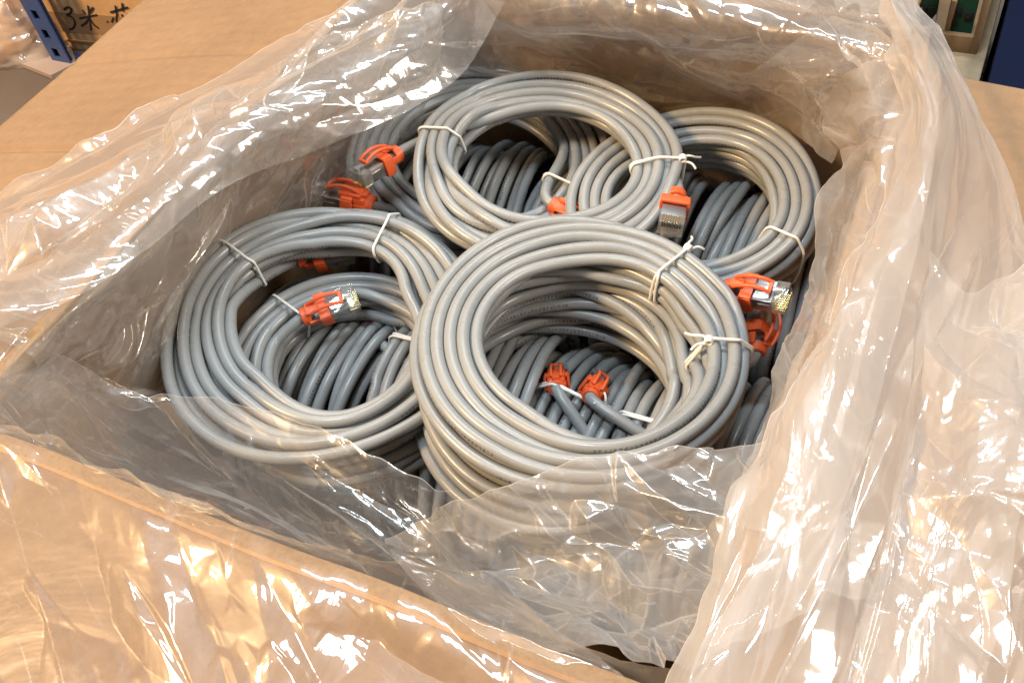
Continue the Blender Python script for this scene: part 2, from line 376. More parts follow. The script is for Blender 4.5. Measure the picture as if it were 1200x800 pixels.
# ------------------------------------------------------------------ cable coils
CR = .205; SEG = 106
def standing_(c): return c.stand
class Coil:
    def __init__(s, c, R, n=8, tilt=(0, 0), standing=False, yaw=0., wide=(4, 4, 4), spread=.72, ties=(), tails=(), seed=0, jit=.09, label='', vis=True, lean=0., s_rand=.2, end=None, gather=()):
        s.gather = gather
        s.end = end
        s.stand = standing; s.c = np.array(c, float); s.R = R; s.n = n; s.ties_px = ties; s.tails_px = tails; s.label = label; s.seed = seed
        if standing:
            nn = np.array([math.cos(yaw), math.sin(yaw), lean])
        else: nn = np.array([tilt[0], tilt[1], 1.])
        nn /= np.linalg.norm(nn); ref = np.array([0, 0, 1.]) if standing else np.array([1., 0, 0])
        s.u = ref-(ref@nn)*nn; s.u /= np.linalg.norm(s.u); s.w = np.cross(nn, s.u); s.nn = nn
        g = np.random.default_rng(seed+100)
        s.g = g
        d = CR*2.04
        # tight hexagonal bundle and the loose spread one
        def slots(rows, dx, dy, cnt):
            out = []; k = 0
            for r in range(20):
                wdt = rows[min(r, len(rows)-1)]
                for q in range(wdt):
                    out.append(((q-(wdt-1)/2)*dx+(r % 2)*dx*.0, -r*dy)); k += 1
                    if k == cnt: return np.array(out)
        wd = slots(wide, d*spread/.6, d*(1.0 if standing else .9), n); wd -= wd.mean(0)
        rows_ = sorted({round(q[1], 3) for q in wd}, reverse=True); order = []
        for r_i, hgt in enumerate(rows_):                      # wound row by row, out and back
            ids = [q for q in range(n) if abs(wd[q][1]-hgt) < 1e-2]; ids.sort(key=lambda q: wd[q][0], reverse=bool(r_i % 2)); order += ids
        if n > 4 and s_rand:
            for _ in range(2): q = int(g.integers(0, n-1)); order[q], order[q+1] = order[q+1], order[q]
        s.wd = wd[order]; alt = (np.arange(n) % 2-.5)[:, None]*np.array([[0, 1.]])
        s.tg = s.wd*np.array([.72, 1.15])+alt*.16; s.gs = s.wd*np.array([.50, 1.35])+alt*.36
        s.cent = g.normal(0, jit, (n+1, 2)); s.hj = g.normal(0, .06, n+1)
    def ang(s, px):
        t = np.linspace(0, 2*math.pi, 360, endpoint=False)[:, None]
        q = proj(s.c+(s.R-.8)*(np.cos(t)*s.u+np.sin(t)*s.w)); return float(t[np.argmin(((q-np.array(px))**2).sum(1)), 0])
    def path(s):
        ties = [s.ang(p[:2]) for p in s.ties_px]; s.ties = ties
        ph0 = s.ang(s.tails_px[0]['leave']) if s.tails_px else math.pi
        sgn = s.tails_px[0].get('dir', 1) if s.tails_px else 1
        fr = 0.
        if len(s.tails_px) > 1: fr = (sgn*(s.ang(s.tails_px[1]['leave'])-ph0)/(2*math.pi)) % 1
        elif s.tails_px and standing_(s): fr = .5
        elif s.end: fr = (sgn*(s.ang(s.end)-ph0)/(2*math.pi)) % 1
        N_ = int((s.n-(1-fr if fr else 0))*SEG); k = np.arange(N_)/SEG; phi = ph0+sgn*2*math.pi*k
        ki = np.floor(k).astype(int); f = k-ki; w = np.clip((f-.5)/.5, 0, 1); w = (w*w*(3-2*w))[:, None]
        nx = np.minimum(ki+1, s.n-1)
        tg = s.tg[ki]*(1-w)+s.tg[nx]*w; wd = s.wd[ki]*(1-w)+s.wd[nx]*w
        e = np.ones(N_)
        ga = np.zeros(N_)
        for p in s.gather:
            dd = np.abs((phi-s.ang(p)+math.pi) % (2*math.pi)-math.pi); ga = np.maximum(ga, np.clip(1.25-dd/1.1, 0, 1))
        ga = (ga*ga*(3-2*ga))[:, None]
        for t in ties:
            dd = np.abs((phi-t+math.pi) % (2*math.pi)-math.pi); e = np.minimum(e, np.clip((dd-.05)/1.25, 0, 1)**.8)
        e = (e*e*(3-2*e))[:, None]
        gs = s.gs[ki]*(1-w)+s.gs[nx]*w; ab = (tg*(1-e)+wd*e)*(1-ga)+gs*ga; e = e*(1-ga*.8); Rm = s.R-CR-s.wd[:, 0].max()
        cen = (s.cent[ki]*(1-w)+s.cent[nx]*w)*e
        wob = .05*np.sin(phi*3+s.seed)+.05*np.sin(phi*2.3+ki*1.7)
        r = Rm+((1-e[:, 0])*(s.wd[:, 0].max()-s.tg[:, 0].max())*.9*(1-ga[:, 0])+ga[:, 0]*(s.wd[:, 0].max()-s.gs[:, 0].max()))+ab[:, 0]+wob*e[:, 0]; h = ab[:, 1]+s.hj[ki]*e[:, 0]+.05*np.sin(phi*2+ki)*e[:, 0]
        def tuck(q, deep=1.7):
            q = np.clip(q, 0, 1); q = q*q*(3-2*q); return r*(1-q)+(Rm+.3)*q, h-deep*q
        if len(s.tails_px) < 2 and not s.stand: r, h = tuck((k-(k[-1]-.45))/.30)
        if not s.tails_px and not s.stand: r, h = tuck((.45-k)/.30)
        P = s.c+(r*np.cos(phi)+cen[:, 0])[:, None]*s.u+(r*np.sin(phi)+cen[:, 1])[:, None]*s.w+h[:, None]*s.nn
        pin = np.zeros(N_, bool)
        s.plugs = []
        for q, tl in enumerate(s.tails_px[:2]):
            a = np.array(tl['at'] if 'at' in tl else at(*tl['px'])); b = np.array(tl['tip'] if 'tip' in tl else at(*tl['tippx'])); dr = (b-a); dr /= np.linalg.norm(dr)
            if q == 0: p0 = P[0]; t0 = P[0]-P[1]
            else: p0 = P[-1]; t0 = P[-1]-P[-2]
            t0 = t0/np.linalg.norm(t0); Ld = np.linalg.norm(a-p0); m = max(int(Ld/.3), 3); t = (np.arange(1, m+1)/m)[:, None]
            k0, k1 = Ld*tl.get('k0', .9), Ld*tl.get('k1', .9)
            T = (2*t**3-3*t**2+1)*p0+(t**3-2*t**2+t)*t0*k0+(-2*t**3+3*t**2)*a+(t**3-t**2)*dr*k1
            T = np.r_[T, [a+dr*.35]]
            pn = np.zeros(len(T), bool); pn[-5:] = True
            if q == 0: P = np.r_[T[::-1], P]; pin = np.r_[pn[::-1], pin]
            else: P = np.r_[P, T]; pin = np.r_[pin, pn]
            s.plugs.append((a, dr, tl))
        s.P = P; s.pin = pin; return P

def plug_spec(px, tippx, leave, d=1, roll=0., **k): return dict(px=px, tippx=tippx, leave=leave, dir=d, roll=roll, **k)

coils = []
def coil(*a, **k): c = Coil(*a, seed=len(coils), **k); coils.append(c); return c
G1 = 'grey patch cable coils lying flat on top'
G2 = 'grey patch cable coils standing on edge underneath'
# flat ones
coil((-8.95, 17.45, -4.1), 5.12, n=14, tilt=(.12, .02), wide=(5, 5, 4), spread=.60, ties=((785, 325, 1), (832, 422, 2)), end=(700, 560), jit=.16, gather=((810, 520),),
     tails=(plug_spec((803, 402, -5.9), (786, 366, -5.9), (850, 470), -1, roll=2.6, k0=.6, k1=.6),),
     label='large grey cable coil on top at the front right, two white ties on its right')
coil((-17.85, 16.15, -4.9), 5.32, n=11, tilt=(.15, -.04), wide=(6, 5), spread=.62, ties=((457, 272, 0), (282, 305, 0)), end=(420, 500), jit=.14, gather=((470, 480),),
     tails=(plug_spec((352, 304, -5.6), (410, 293, -5.6), (235, 370), 1, roll=.3, clear=True, k0=.6, k1=.5),),
     label='flat grey cable coil at the left tied twice along its upper edge')
coil((-13.4, 25.3, -4.3), 4.92, n=11, tilt=(.14, -.02), wide=(5, 4, 2), spread=.60, ties=((515, 165, 0), (768, 205, 1)),
     tails=(plug_spec((466, 180, -3.7), (415, 212, -3.6), (565, 115), -1, roll=.2, k0=.5, k1=.5), plug_spec((793, 228, -4.5), (783, 281, -4.3), (785, 150), -1, roll=3.0, k0=.5, k1=.5)),
     label='topmost grey cable coil at the back with a plug at each side')
coil((-17.2, 26.7, -6.2), 5.25, n=17, tilt=(.18, -.05), wide=(5, 4, 4, 4), spread=.58, ties=((640, 215, 1),), end=(520, 290),
     tails=(plug_spec((648, 240, -6.1), (690, 262, -6.5), (668, 180), 1, roll=.5),),
     label='grey cable coil at the back left, partly under the topmost coil')
coil((-8.25, 26.5, -6.1), 4.5, n=18, tilt=(-.02, -.10), wide=(4, 4, 4, 3, 3), spread=.60, ties=((905, 290, 0),), end=(700, 240),
     tails=(plug_spec((852, 338, -4.6), (912, 348, -4.4), (790, 335), -1, roll=.15, k0=.5, k1=.6),),
     label='grey cable coil in the back right corner with one tie at its lower right')
coil((-9.4, 17.0, -6.4), 4.75, n=18, tilt=(.05, .0), wide=(3, 3, 2), spread=.62, ties=(), jit=.22, end=(700, 570),
     tails=(plug_spec((886, 412, -6.2), (893, 365, -5.8), (868, 480), -1, roll=1.),),
     label='lower grey cable coil directly beneath the large front right coil')
coil(tuple(at(412, 438, -6.7)), 4.3, n=12, tilt=(.1, .0), wide=(4, 4, 4), spread=.60, ties=((332, 358, 0),), end=(440, 510),
     tails=(plug_spec((356, 371, -5.6), (405, 352, -5.5), (300, 400), 1, roll=.4, clear=True, small=.76, k0=.4, k1=.5),),
     label='smaller grey cable coil inside the hole of the left coil, its orange boot showing')
# those standing on edge underneath (their plane runs front to back)
zs = -13.1
stand = [(-21.2, 17.6, .10), (-18.2, 17.4, -.06), (-15.2, 17.6, .04), (-12.2, 17.2, .10), (-9.3, 17.6, -.05), (-6.4, 17.6, .06), (-3.6, 18., 0.),
         (-20.2, 27.6, .0), (-17.0, 27.4, .12), (-13.4, 27.2, -.08), (-9.9, 27.2, .08), (-6.9, 27.4, -.06), (-4.0, 27.2, .05)]
words = ['in the front left corner', 'under the left coil, bare of plugs', 'under the left coil, with ties on its top', 'in the gap between the left and the front right coils',
         'in the hole of the front right coil, at its left', 'in the hole of the front right coil, at its right', 'against the front right wall',
         'against the left wall at the back', 'seen left of the topmost coil', 'in the hole of the topmost coil', 'just right of the topmost coil', 'in the hole of the back right coil', 'against the right wall at the back']
for k, ((x, y, yw), wd_) in enumerate(zip(stand, words)):
    ties = {2: ((455, 388, 1),), 4: ((655, 470, 1),), 5: ((690, 480, 1),), 9: (), 1: ((425, 385, 0),)}.get(k, ())
    tails = {4: (plug_spec((652, 455, -7.1), (655, 425, -8.4), (645, 520), 1, roll=0., k0=.5, k1=.5),),
             8: (plug_spec((437, 241, -5.3), (380, 229, -5.0), (500, 262), 1, roll=.2, small=.9, k0=.5, k1=.5),),
             5: (plug_spec((692, 465, -7.0), (706, 432, -8.2), (670, 530), 1, roll=.6, k0=.5, k1=.5),),
             2: (plug_spec((438, 392, -7.3), (442, 362, -8.4), (430, 450), 1, roll=0., k0=.5, k1=.5),)}.get(k, ())
    coil((x, y, zs+{0: .6, 1: 1.2, 2: 1.2, 3: 1.6, 4: .7, 5: .7, 6: 1.0, 7: .6, 8: 1.2, 9: 1.4, 10: 1.4, 11: 1.4, 12: 1.}.get(k, 0)), 4.9, n=14, standing=True, yaw=yw, wide=(2,), spread=.70, ties=ties, tails=tails, jit=.25, lean=.05*math.sin(k*2.1),
         label='grey coil standing on edge '+wd_)

def relax(iters=70):
    Ps = [c.path() for c in coils]; T = np.concatenate(Ps); P = T.copy()
    cid = np.concatenate([np.full(len(p), k) for k, p in enumerate(Ps)]); loc = np.concatenate([np.arange(len(p)) for p in Ps])
    pin = np.concatenate([c.pin for c in coils]); n = len(P); w = np.where(pin, 0., 1.)
    ends = np.zeros(n, bool); ends[np.flatnonzero(np.diff(cid, prepend=-1))] = True; ends[np.flatnonzero(np.diff(cid, append=99))] = True
    top = np.array([not (abs(coils[k].nn[2]) < .5) for k in cid])
    for it in range(iters):
        if it % 8 == 0:
            kt = kdtree.KDTree(n)
            for i, p in enumerate(P): kt.insert(p, i)
            kt.balance(); I, J = [], []
            for i, p in enumerate(P):
                for _, j, _ in kt.find_range(p, .62):
                    if j > i and (cid[i] != cid[j] or j-i > 5): I.append(i); J.append(j)
            I = np.array(I); J = np.array(J)
        d = P[I]-P[J]; L_ = np.linalg.norm(d, axis=1)+1e-6; ov = np.maximum(CR*2.0-L_, 0)
        k = ov > 0; push = d[k]/L_[k][:, None]*ov[k][:, None]*.45
        acc = np.zeros_like(P); cnt = np.zeros(n)
        np.add.at(acc, I[k], push); np.add.at(acc, J[k], -push); np.add.at(cnt, I[k], 1); np.add.at(cnt, J[k], 1)
        # the standing coils carry the flat ones: they give way less
        P += acc/np.maximum(cnt, 1)[:, None]**.5*w[:, None]*np.where(top, 1., .5)[:, None]
        D = P-T; Dm = D.copy()
        for _ in range(2):
            Dn = D.copy(); Dn[1:-1] = .5*D[1:-1]+.25*(D[:-2]+D[2:]); Dn[ends] = D[ends]; D = Dn
        P = T+D*.985
        bl = np.array([2.1*math.sin(min(max(-z/8., 0), 1)*math.pi/2) for z in P[:, 2]])
        P[:, 0] = np.clip(P[:, 0], XL-bl*.9+CR+.1, XR+bl*.9-CR-.1); P[:, 1] = np.clip(P[:, 1], YF-bl*.9+CR+.1, YB+bl*.9-CR-.1)
        P[:, 2] = np.maximum(P[:, 2], ZB+CR)
    for k, c in enumerate(coils): c.P = P[cid == k]
relax()

def frame_from(dr, roll):
    x = dr/np.linalg.norm(dr); z = np.array([0, 0, 1.]); z = z-(z@x)*x; z /= np.linalg.norm(z); y = np.cross(z, x)
    R = Matrix(np.stack([x, y, z], 1).tolist()) @ Matrix.Rotation(roll, 3, 'X'); return R
def make_plug(parent, a, dr, roll, solid=False, clear=False, size=.82):
    """shielded 8-contact plug, +x towards its tip, latch on +z; origin where the boot starts"""
    b = MB(); b.box((1.55, 0, -.02), (1.05, 1.12, .70), bev=.05); b.box((1.0, 0, -.02), (.5, .98, .62), bev=.05)
    b.box((1.75, .575, -.05), (.5, .02, .3)); b.box((1.75, -.575, -.05), (.5, .02, .3))
    body = b.build('plug', M_CLEAR if clear else M_METAL, parent)
    c = MB(); c.box((2.32, 0, -.02), (.56, 1.14, .78), bev=.04); c.build('clear_nose', M_CLEAR, body)
    l = MB(); l.box((1.85, 0, .52), (1.3, .32, .07), rot=None, bev=.02); l.box((2.45, 0, .44), (.12, .5, .16), bev=.02); l.build('latch', M_CLEAR, body)
    g = MB()
    for k in range(8): g.box((2.34, (k-3.5)*.115, -.38), (.5, .055, .1)); g.box((2.625, (k-3.5)*.115, -.25), (.02, .055, .22))
    gg = g.build('contacts', M_GOLD, body); gg['kind'] = 'stuff'
    o = MB(); o.ring((.12, 0, 0), CR+.07, .45, .42)                                  # tail collar
    o.box((.98, 0, -.46), (.52, 1.30, .14), bev=.04); o.box((.98, 0, .42), (.52, 1.30, .14), bev=.04)
    o.box((.98, .62, -.02), (.52, .14, .86), bev=.04); o.box((.98, -.62, -.02), (.52, .14, .86), bev=.04)
    o.box((.50, .46, 0), (.62, .13, .34), bev=.04); o.box((.50, -.46, 0), (.62, .13, .34), bev=.04)   # side bridges
    o.box((.50, 0, .50), (.60, .42, .12), bev=.04)
    if solid: o.box((.52, 0, 0), (.6, .96, .92), bev=.12); o.box((.9, 0, .52), (1.0, .9, .2), bev=.06)
    arch = [(.35, 0, .55), (.7, 0, .74), (1.2, 0, .84), (1.65, 0, .76), (1.95, 0, .62)]
    for y in (-.26, .26): o.tube([(x, y, z) for x, _, z in catmull(arch, 12)], .085, 8)
    o.box((1.93, 0, .62), (.16, .66, .14), bev=.04); o.build('boot', M_BOOT, body)
    body.matrix_local = Matrix.Translation(Vector(a)*S-parent.location) @ frame_from(dr, roll).to_4x4() @ Matrix.Scale(size, 4)
    return body

def tie_on(root, c, phi, style):
    """a wire round the bundle where the coil crosses the half-plane at angle phi"""
    d = c.P-c.c; X_, Y_, H_ = d@c.u, d@c.w, d@c.nn
    a = (np.arctan2(Y_, X_)-phi+math.pi) % (2*math.pi)-math.pi; r = np.hypot(X_, Y_)
    idx = [i for i in range(1, len(a)) if a[i-1]*a[i] <= 0 and abs(a[i]-a[i-1]) < .5 and r[i] > c.R*.45]
    pts = []
    for i in idx:
        f = abs(a[i-1])/(abs(a[i-1])+abs(a[i])+1e-9); pts.append((r[i-1]*(1-f)+r[i]*f, H_[i-1]*(1-f)+H_[i]*f))
    if not pts: return
    pts = np.array(pts); md = np.median(pts, 0); pts = pts[np.hypot(*(pts-md).T) < 1.6]
    rad = math.cos(phi)*c.u+math.sin(phi)*c.w; tan = np.cross(c.nn, rad)
    m = MB()
    g = np.random.default_rng(int(phi*1000))
    for rep in range(2 if style else 1):
        n = 72; th = np.linspace(0, 2*math.pi, n, endpoint=False); dd = np.stack([np.cos(th), np.sin(th)], 1)
        sup = pts[np.argmax(pts@dd.T, 0)]+dd*(CR+.055+.03*rep)
        for _ in range(3): sup = .5*sup+.25*(np.roll(sup, 1, 0)+np.roll(sup, -1, 0))
        sk = .10*np.sin(th+1+rep*1.4)+(.12*rep)
        L3 = c.c+sup[:, :1]*rad+sup[:, 1:]*c.nn+sk[:, None]*tan
        V, Fc = tube_mesh(local(root, L3), .048, 8, closed=True); vs = [m.bm.verts.new(p) for p in V]
        for q in Fc: m.bm.faces.new([vs[i] for i in q])
        if rep == 0:
            k0 = int(np.argmax(sup[:, 1]*1.0+sup[:, 0]*(.8 if style == 1 else -.9))); kp = L3[k0]
    if style:
        sd = 1 if style == 1 else -1
        for q in range(2):                                     # twisted ends
            s0 = kp; dirv = rad*(.9*sd)+tan*(.5-q*1.0)+c.nn*.25
            t = np.linspace(0, 1, 26)[:, None]; Ln = .75-.2*q
            pp = s0+dirv*Ln*t+(np.sin(t*5+q*3.1)*.05)*c.nn+(np.cos(t*5+q*3.1)*.05)*tan-c.nn*.35*t**2
            m.tube(local(root, pp), .042, 7)
        for q in range(3):
            th = np.linspace(0, 2*math.pi, 16, endpoint=False)[:, None]; cc = kp+c.nn*.03+tan*(q-1)*.07
            V, Fc = tube_mesh(local(root, cc+.10*(np.cos(th)*rad+np.sin(th)*c.nn)), .05, 6, closed=True); vs = [m.bm.verts.new(p) for p in V]
            for f_ in Fc: m.bm.faces.new([vs[i] for i in f_])
    m.build('tie', M_TIE, root)

for k, c in enumerate(coils):
    flat = abs(c.nn[2]) > .5
    root = thing('cable_coil', c.label, 'coiled cable', tuple(c.c-np.array([0, 0, (1.2 if flat else c.R)])), G1 if flat else G2)
    P = catmull(c.P, int(len(c.P)*1.25))
    V, Fc, UV = tube_mesh(P, CR, 12, uvs=True); UV[:, 0] += 3.1*k
    obj('cable', local(root, V), Fc, M_CABLE, root, uv=UV)
    for (a, dr, tl) in c.plugs: make_plug(root, a, dr, tl.get('roll', 0), c.stand, tl.get('clear', False), tl.get('small', .64 if c.stand else .76))
    for phi, spec in zip(c.ties, c.ties_px): tie_on(root, c, phi, spec[2])

# ------------------------------------------------------------------ the crumpled plastic liner
M_FILM = film_mat('liner_film', (.985, .965, .945), .17, gloss=.16, hcol=(.97, .94, .91))
M_FILM_FRONT = film_mat('liner_film_doubled', (.965, .95, .935), .34, gloss=.18, hcol=(.97, .95, .93))
M_FILM_FLAP = film_mat('liner_film_over_flap', (.985, .955, .915), .07, gloss=.15, rough=.055)
M_FILM_DENSE = film_mat('liner_film_gathered', (.975, .95, .925), .36, gloss=.16, rough=.055, hcol=(.97, .93, .90), crease=.6, stretch=(2.2, .7, 1), bump=.45)
M_FILM_IN = film_mat('liner_film_inner', (.98, .955, .92), .17, gloss=.18, bump=.45, hcol=(.97, .93, .88))
liner = thing('plastic_liner', 'crumpled clear plastic liner bag lining the box and draped over its flaps', 'plastic bag', ((XL+XR)/2, (YF+YB)/2, ZB+.1))
def lift_over(P, gap=.30):
    """keep a sheet off the board it lies on"""
    xl, xr, yf, yb = wall_faces(P)
    out = (P[..., 0] < xl-.01) | (P[..., 0] > xr+.01) | (P[..., 1] < yf-.01) | (P[..., 1] > yb+.01)
    fz = flap_z(P[..., 0], P[..., 1])+gap
    P[..., 2] = np.where(out & (P[..., 2] > fz-2.4), np.maximum(P[..., 2], fz), P[..., 2]); return P
def wall_faces(P):
    """inner faces of the bulging walls beside each point: x left, x right, y front, y back"""
    bz_ = 2.1*np.sin(np.clip(-P[..., 2]/8., 0, 1)*math.pi/2)
    sy = np.sin(math.pi*np.clip((P[..., 1]-YF)/(YB-YF), 0, 1))**.35; sx = np.sin(math.pi*np.clip((P[..., 0]-XL)/(XR-XL), 0, 1))**.35
    return XL-bz_*sy, XR+bz_*sy, YF-bz_*sx, YB+bz_*sx
def keep_in(P, H, sides='LRFB'):
    """a sheet inside the box lies against the walls, its creases still standing off them"""
    xl, xr, yf, yb = wall_faces(P); w_ = np.clip((.15-P[..., 2])/.3, 0, 1); g = (.14+.55*np.clip(H+.25, 0, 1.2))*w_-(1-w_)*6.
    if 'L' in sides: P[..., 0] = np.maximum(P[..., 0], xl+g)
    if 'R' in sides: P[..., 0] = np.minimum(P[..., 0], xr-g)
    if 'F' in sides: P[..., 1] = np.maximum(P[..., 1], yf+g)
    if 'B' in sides: P[..., 1] = np.minimum(P[..., 1], yb-g)
    return P
def sheet(net, nu, nv, m, folds, drape=True, name='film_fold', hem=0.0, clear=None):
    """net: rows of (x, y, z) control points; folds: (cell, amp, angle, stretch, seed) crumple layers"""
    k = max(len(r) for r in net)
    net = np.array([catmull(r, k) if len(r) != k else np.array(r) for r in net], float)
    A = catmull(net, nu); A = np.swapaxes(catmull(np.swapaxes(A, 0, 1), nv), 0, 1)
    du = np.linalg.norm(np.diff(A, axis=0), axis=2).mean(1); dv = np.linalg.norm(np.diff(A, axis=1), axis=2).mean(0)
    U, V = np.meshgrid(np.r_[0, np.cumsum(du)], np.r_[0, np.cumsum(dv)], indexing='ij')
    T1, T2 = np.gradient(A, axis=0), np.gradient(A, axis=1); N_ = np.cross(T1, T2); N_ /= np.linalg.norm(N_, axis=2)[..., None]+1e-9
    t1 = T1/(np.linalg.norm(T1, axis=2)[..., None]+1e-9); dk = np.exp(-(U/.9)**2)
    A = A-t1*((.22*vnoise(V*.55+nu, V*0+1.5, 5)+.14*vnoise(V*2.1, V*0+3.5, 6))*dk)[..., None]
    H = .34*(vnoise(V*.8+nv, V*0+2.5, 8)+.4)*np.exp(-(U/.55)**2)
    for cell, amp, ang, st, sd in folds: H += amp*crumple(U, V, cell, ang, st, sd)
    P = A+N_*H[..., None]
    P0 = P.copy()
    if clear is not None: P = keep_in(P, H, clear)
    if drape: P = lift_over(P)
    if clear is not None or drape:                              # ease the sheet round the rim
        mv = np.abs(P-P0).max(2); bd = np.zeros(mv.shape, bool)
        bd[:-1] |= np.abs(np.diff(mv, axis=0)) > .09; bd[:, :-1] |= np.abs(np.diff(mv, axis=1)) > .09
        for _ in range(4): e_ = bd.copy(); e_[1:] |= bd[:-1]; e_[:-1] |= bd[1:]; e_[:, 1:] |= bd[:, :-1]; e_[:, :-1] |= bd[:, 1:]; bd = e_
        for _ in range(12):
            Q = np.pad(P, ((1, 1), (1, 1), (0, 0)), mode='edge'); Q = (Q[2:, 1:-1]+Q[:-2, 1:-1]+Q[1:-1, 2:]+Q[1:-1, :-2])/4
            P = np.where(bd[..., None], .5*P+.5*Q, P)
    sp = max(du.mean(), dv.mean())
    G = np.pad(H, 1, mode='edge'); lap = np.abs(G[2:, 1:-1]+G[:-2, 1:-1]+G[1:-1, 2:]+G[1:-1, :-2]-4*H)/sp
    cz = np.clip((lap-.12)*1.6, 0, 1); cz[:2] = 1.5 if name != 'film_lining' else 0  # hem rows whitened too: painted-in light along the film's edge
    n = nu*nv; i, j = np.mgrid[0:nu-1, 0:nv-1]
    Fc = np.stack([i*nv+j, i*nv+j+1, (i+1)*nv+j+1, (i+1)*nv+j], -1).reshape(-1, 4)
    o = obj(name, local(liner, P.reshape(-1, 3)), Fc, m, liner)
    at_ = o.data.attributes.new('crease', 'FLOAT', 'POINT'); at_.data.foreach_set('value', cz.ravel().astype(np.float32))
    return o
fl = on_flap
A_ = lambda px, py, z: tuple(at(px, py, z))
# lining on the four walls, hugging the board
def lining(side, n=190, m=110, off=.35):
    s = np.linspace(.0, 1., 9); rows = []
    for z in (.55, -.6, -2.5, -5., -8., -13., -18.):
        b = bulge(z)-off; row = []
        for t in s:
            e = (math.sin(math.pi*min(max(t, 0.), 1.)))**.35 if 0 < t < 1 else 0
            if side == 'L': row.append((XL-b*e+(.5 if z < -4 else 0), YF+(YB-YF)*t, z))
            if side == 'R': row.append((XR+b*e, YF+(YB-YF)*t, z))
            if side == 'B': row.append((XL+(XR-XL)*t, YB+b*e, z))
            if side == 'F': row.append((XL+(XR-XL)*t, YF-b*e, z))
        rows.append(row)
    sg = 1 if side in 'LB' else -1
    sheet(rows, m, n, M_FILM_IN, ((4.2, .5, .5, 2.2, 3), (1.9, .28, -.4, 2.2, 8), (.9, .09, .2, 1.8, 14), (.4, .02, .2, 1.4, 4)), drape=False, clear='LRFB', name='film_lining')
for sd in 'LRBF': lining(sd)
# back: thin film pulled over the rim and golden folds on the wall
sheet([[fl(590, -80, .3), fl(715, -62, .4), fl(840, -42, .5), fl(960, -28, .4), fl(1085, -20, .3)],
       [A_(575, -40, .5), A_(700, -22, .6), A_(830, -2, .7), A_(950, 14, .6), A_(1070, 28, .7)],
       [A_(560, 10, -.6), A_(690, 25, -.5), A_(820, 45, -.3), A_(940, 50, .2), A_(1040, 60, .5)],
       [A_(555, 45, -2.8), A_(680, 44, -2.6), A_(800, 72, -2.4), A_(930, 82, -1.8), A_(1045, 105, -.4)],
       [A_(540, 95, -5.4), A_(660, 95, -6.), A_(780, 118, -6.), A_(890, 135, -5.6), A_(985, 190, -4.)]],
      230, 300, M_FILM, ((3.8, .46, 1.2, 2.0, 5), (1.6, .26, 1.0, 2.0, 2), (.75, .09, 1.0, 2., 9), (.36, .022, .3, 1.4, 6)), name='film_fold', clear='B')
# left: over the rim and flap, its loose hem hanging inside
sheet([[fl(-90, 275, .1), fl(0, 236, .1), fl(70, 200, .1), fl(130, 163, .12), fl(195, 126, .12), fl(258, 93, .15), fl(330, 50, .2), fl(385, 22, .25), fl(425, -8, .4), A_(470, -50, .7)],
       [fl(-90, 310, .3), fl(0, 272, .4), fl(80, 238, .5), fl(145, 200, .5), fl(215, 160, .5), A_(280, 125, .45), A_(355, 88, .6), A_(435, 52, .7), A_(500, 18, .6), A_(550, -30, .6)],
       [A_(-90, 345, .6), A_(-2, 335, .9), A_(85, 296, .9), A_(158, 248, .8), A_(228, 200, .5), A_(300, 160, .2), A_(380, 122, .1), A_(455, 88, .1), A_(520, 50, .1), A_(570, -12, .2)],
       [A_(-90, 415, .6), A_(-5, 392, .6), A_(88, 352, .6), A_(165, 296, .4), A_(246, 232, -.1), A_(325, 188, -.9), A_(400, 160, -1.0), A_(480, 126, -1.1), A_(545, 84, -.9), A_(592, 2, -.4)]],
      190, 420, M_FILM, ((3.6, .42, 1.2, 2.2, 1), (1.6, .24, 1.4, 2.2, 4), (.75, .06, .8, 2.4, 6), (.36, .012, .3, 1.4, 9)))
sheet([[A_(-100, 430, -1.5), A_(-20, 425, -2.2), A_(80, 455, -3.6), A_(180, 478, -5.4), A_(235, 420, -6.2), A_(290, 345, -6.6), A_(350, 285, -6.8), A_(410, 225, -6.8), A_(470, 165, -6.8)],
       [A_(-90, 395, -.6), A_(0, 392, -1.4), A_(100, 392, -2.4), A_(170, 385, -3.4), A_(235, 330, -4.2), A_(295, 280, -4.6), A_(360, 230, -4.6), A_(420, 180, -4.6), A_(485, 125, -4.6)],
       [A_(-90, 365, .0), A_(0, 352, -.6), A_(95, 322, -1.3), A_(165, 298, -1.8), A_(245, 250, -2.2), A_(310, 212, -2.4), A_(380, 175, -2.4), A_(440, 130, -2.4), A_(500, 80, -2.4)],
       [A_(-130, 350, .5), A_(-45, 350, .6), A_(62, 290, .7), A_(138, 240, .7), A_(205, 186, .7), A_(272, 130, .7), A_(355, 75, .5), A_(435, 45, .3), A_(520, 15, .2)],
       [A_(-160, 325, .4), A_(-80, 310, .6), A_(22, 262, .7), A_(100, 215, .7), A_(170, 160, .7), A_(240, 108, .6), A_(330, 60, .5), A_(420, 30, .4), A_(510, 5, .3)]],
      200, 400, M_FILM_IN, ((2.8, .45, .9, 1.8, 6), (1.3, .42, 1.2, 2.0, 1), (.65, .15, .8, 2., 11), (.34, .022, .3, 1.4, 3)), clear='L')
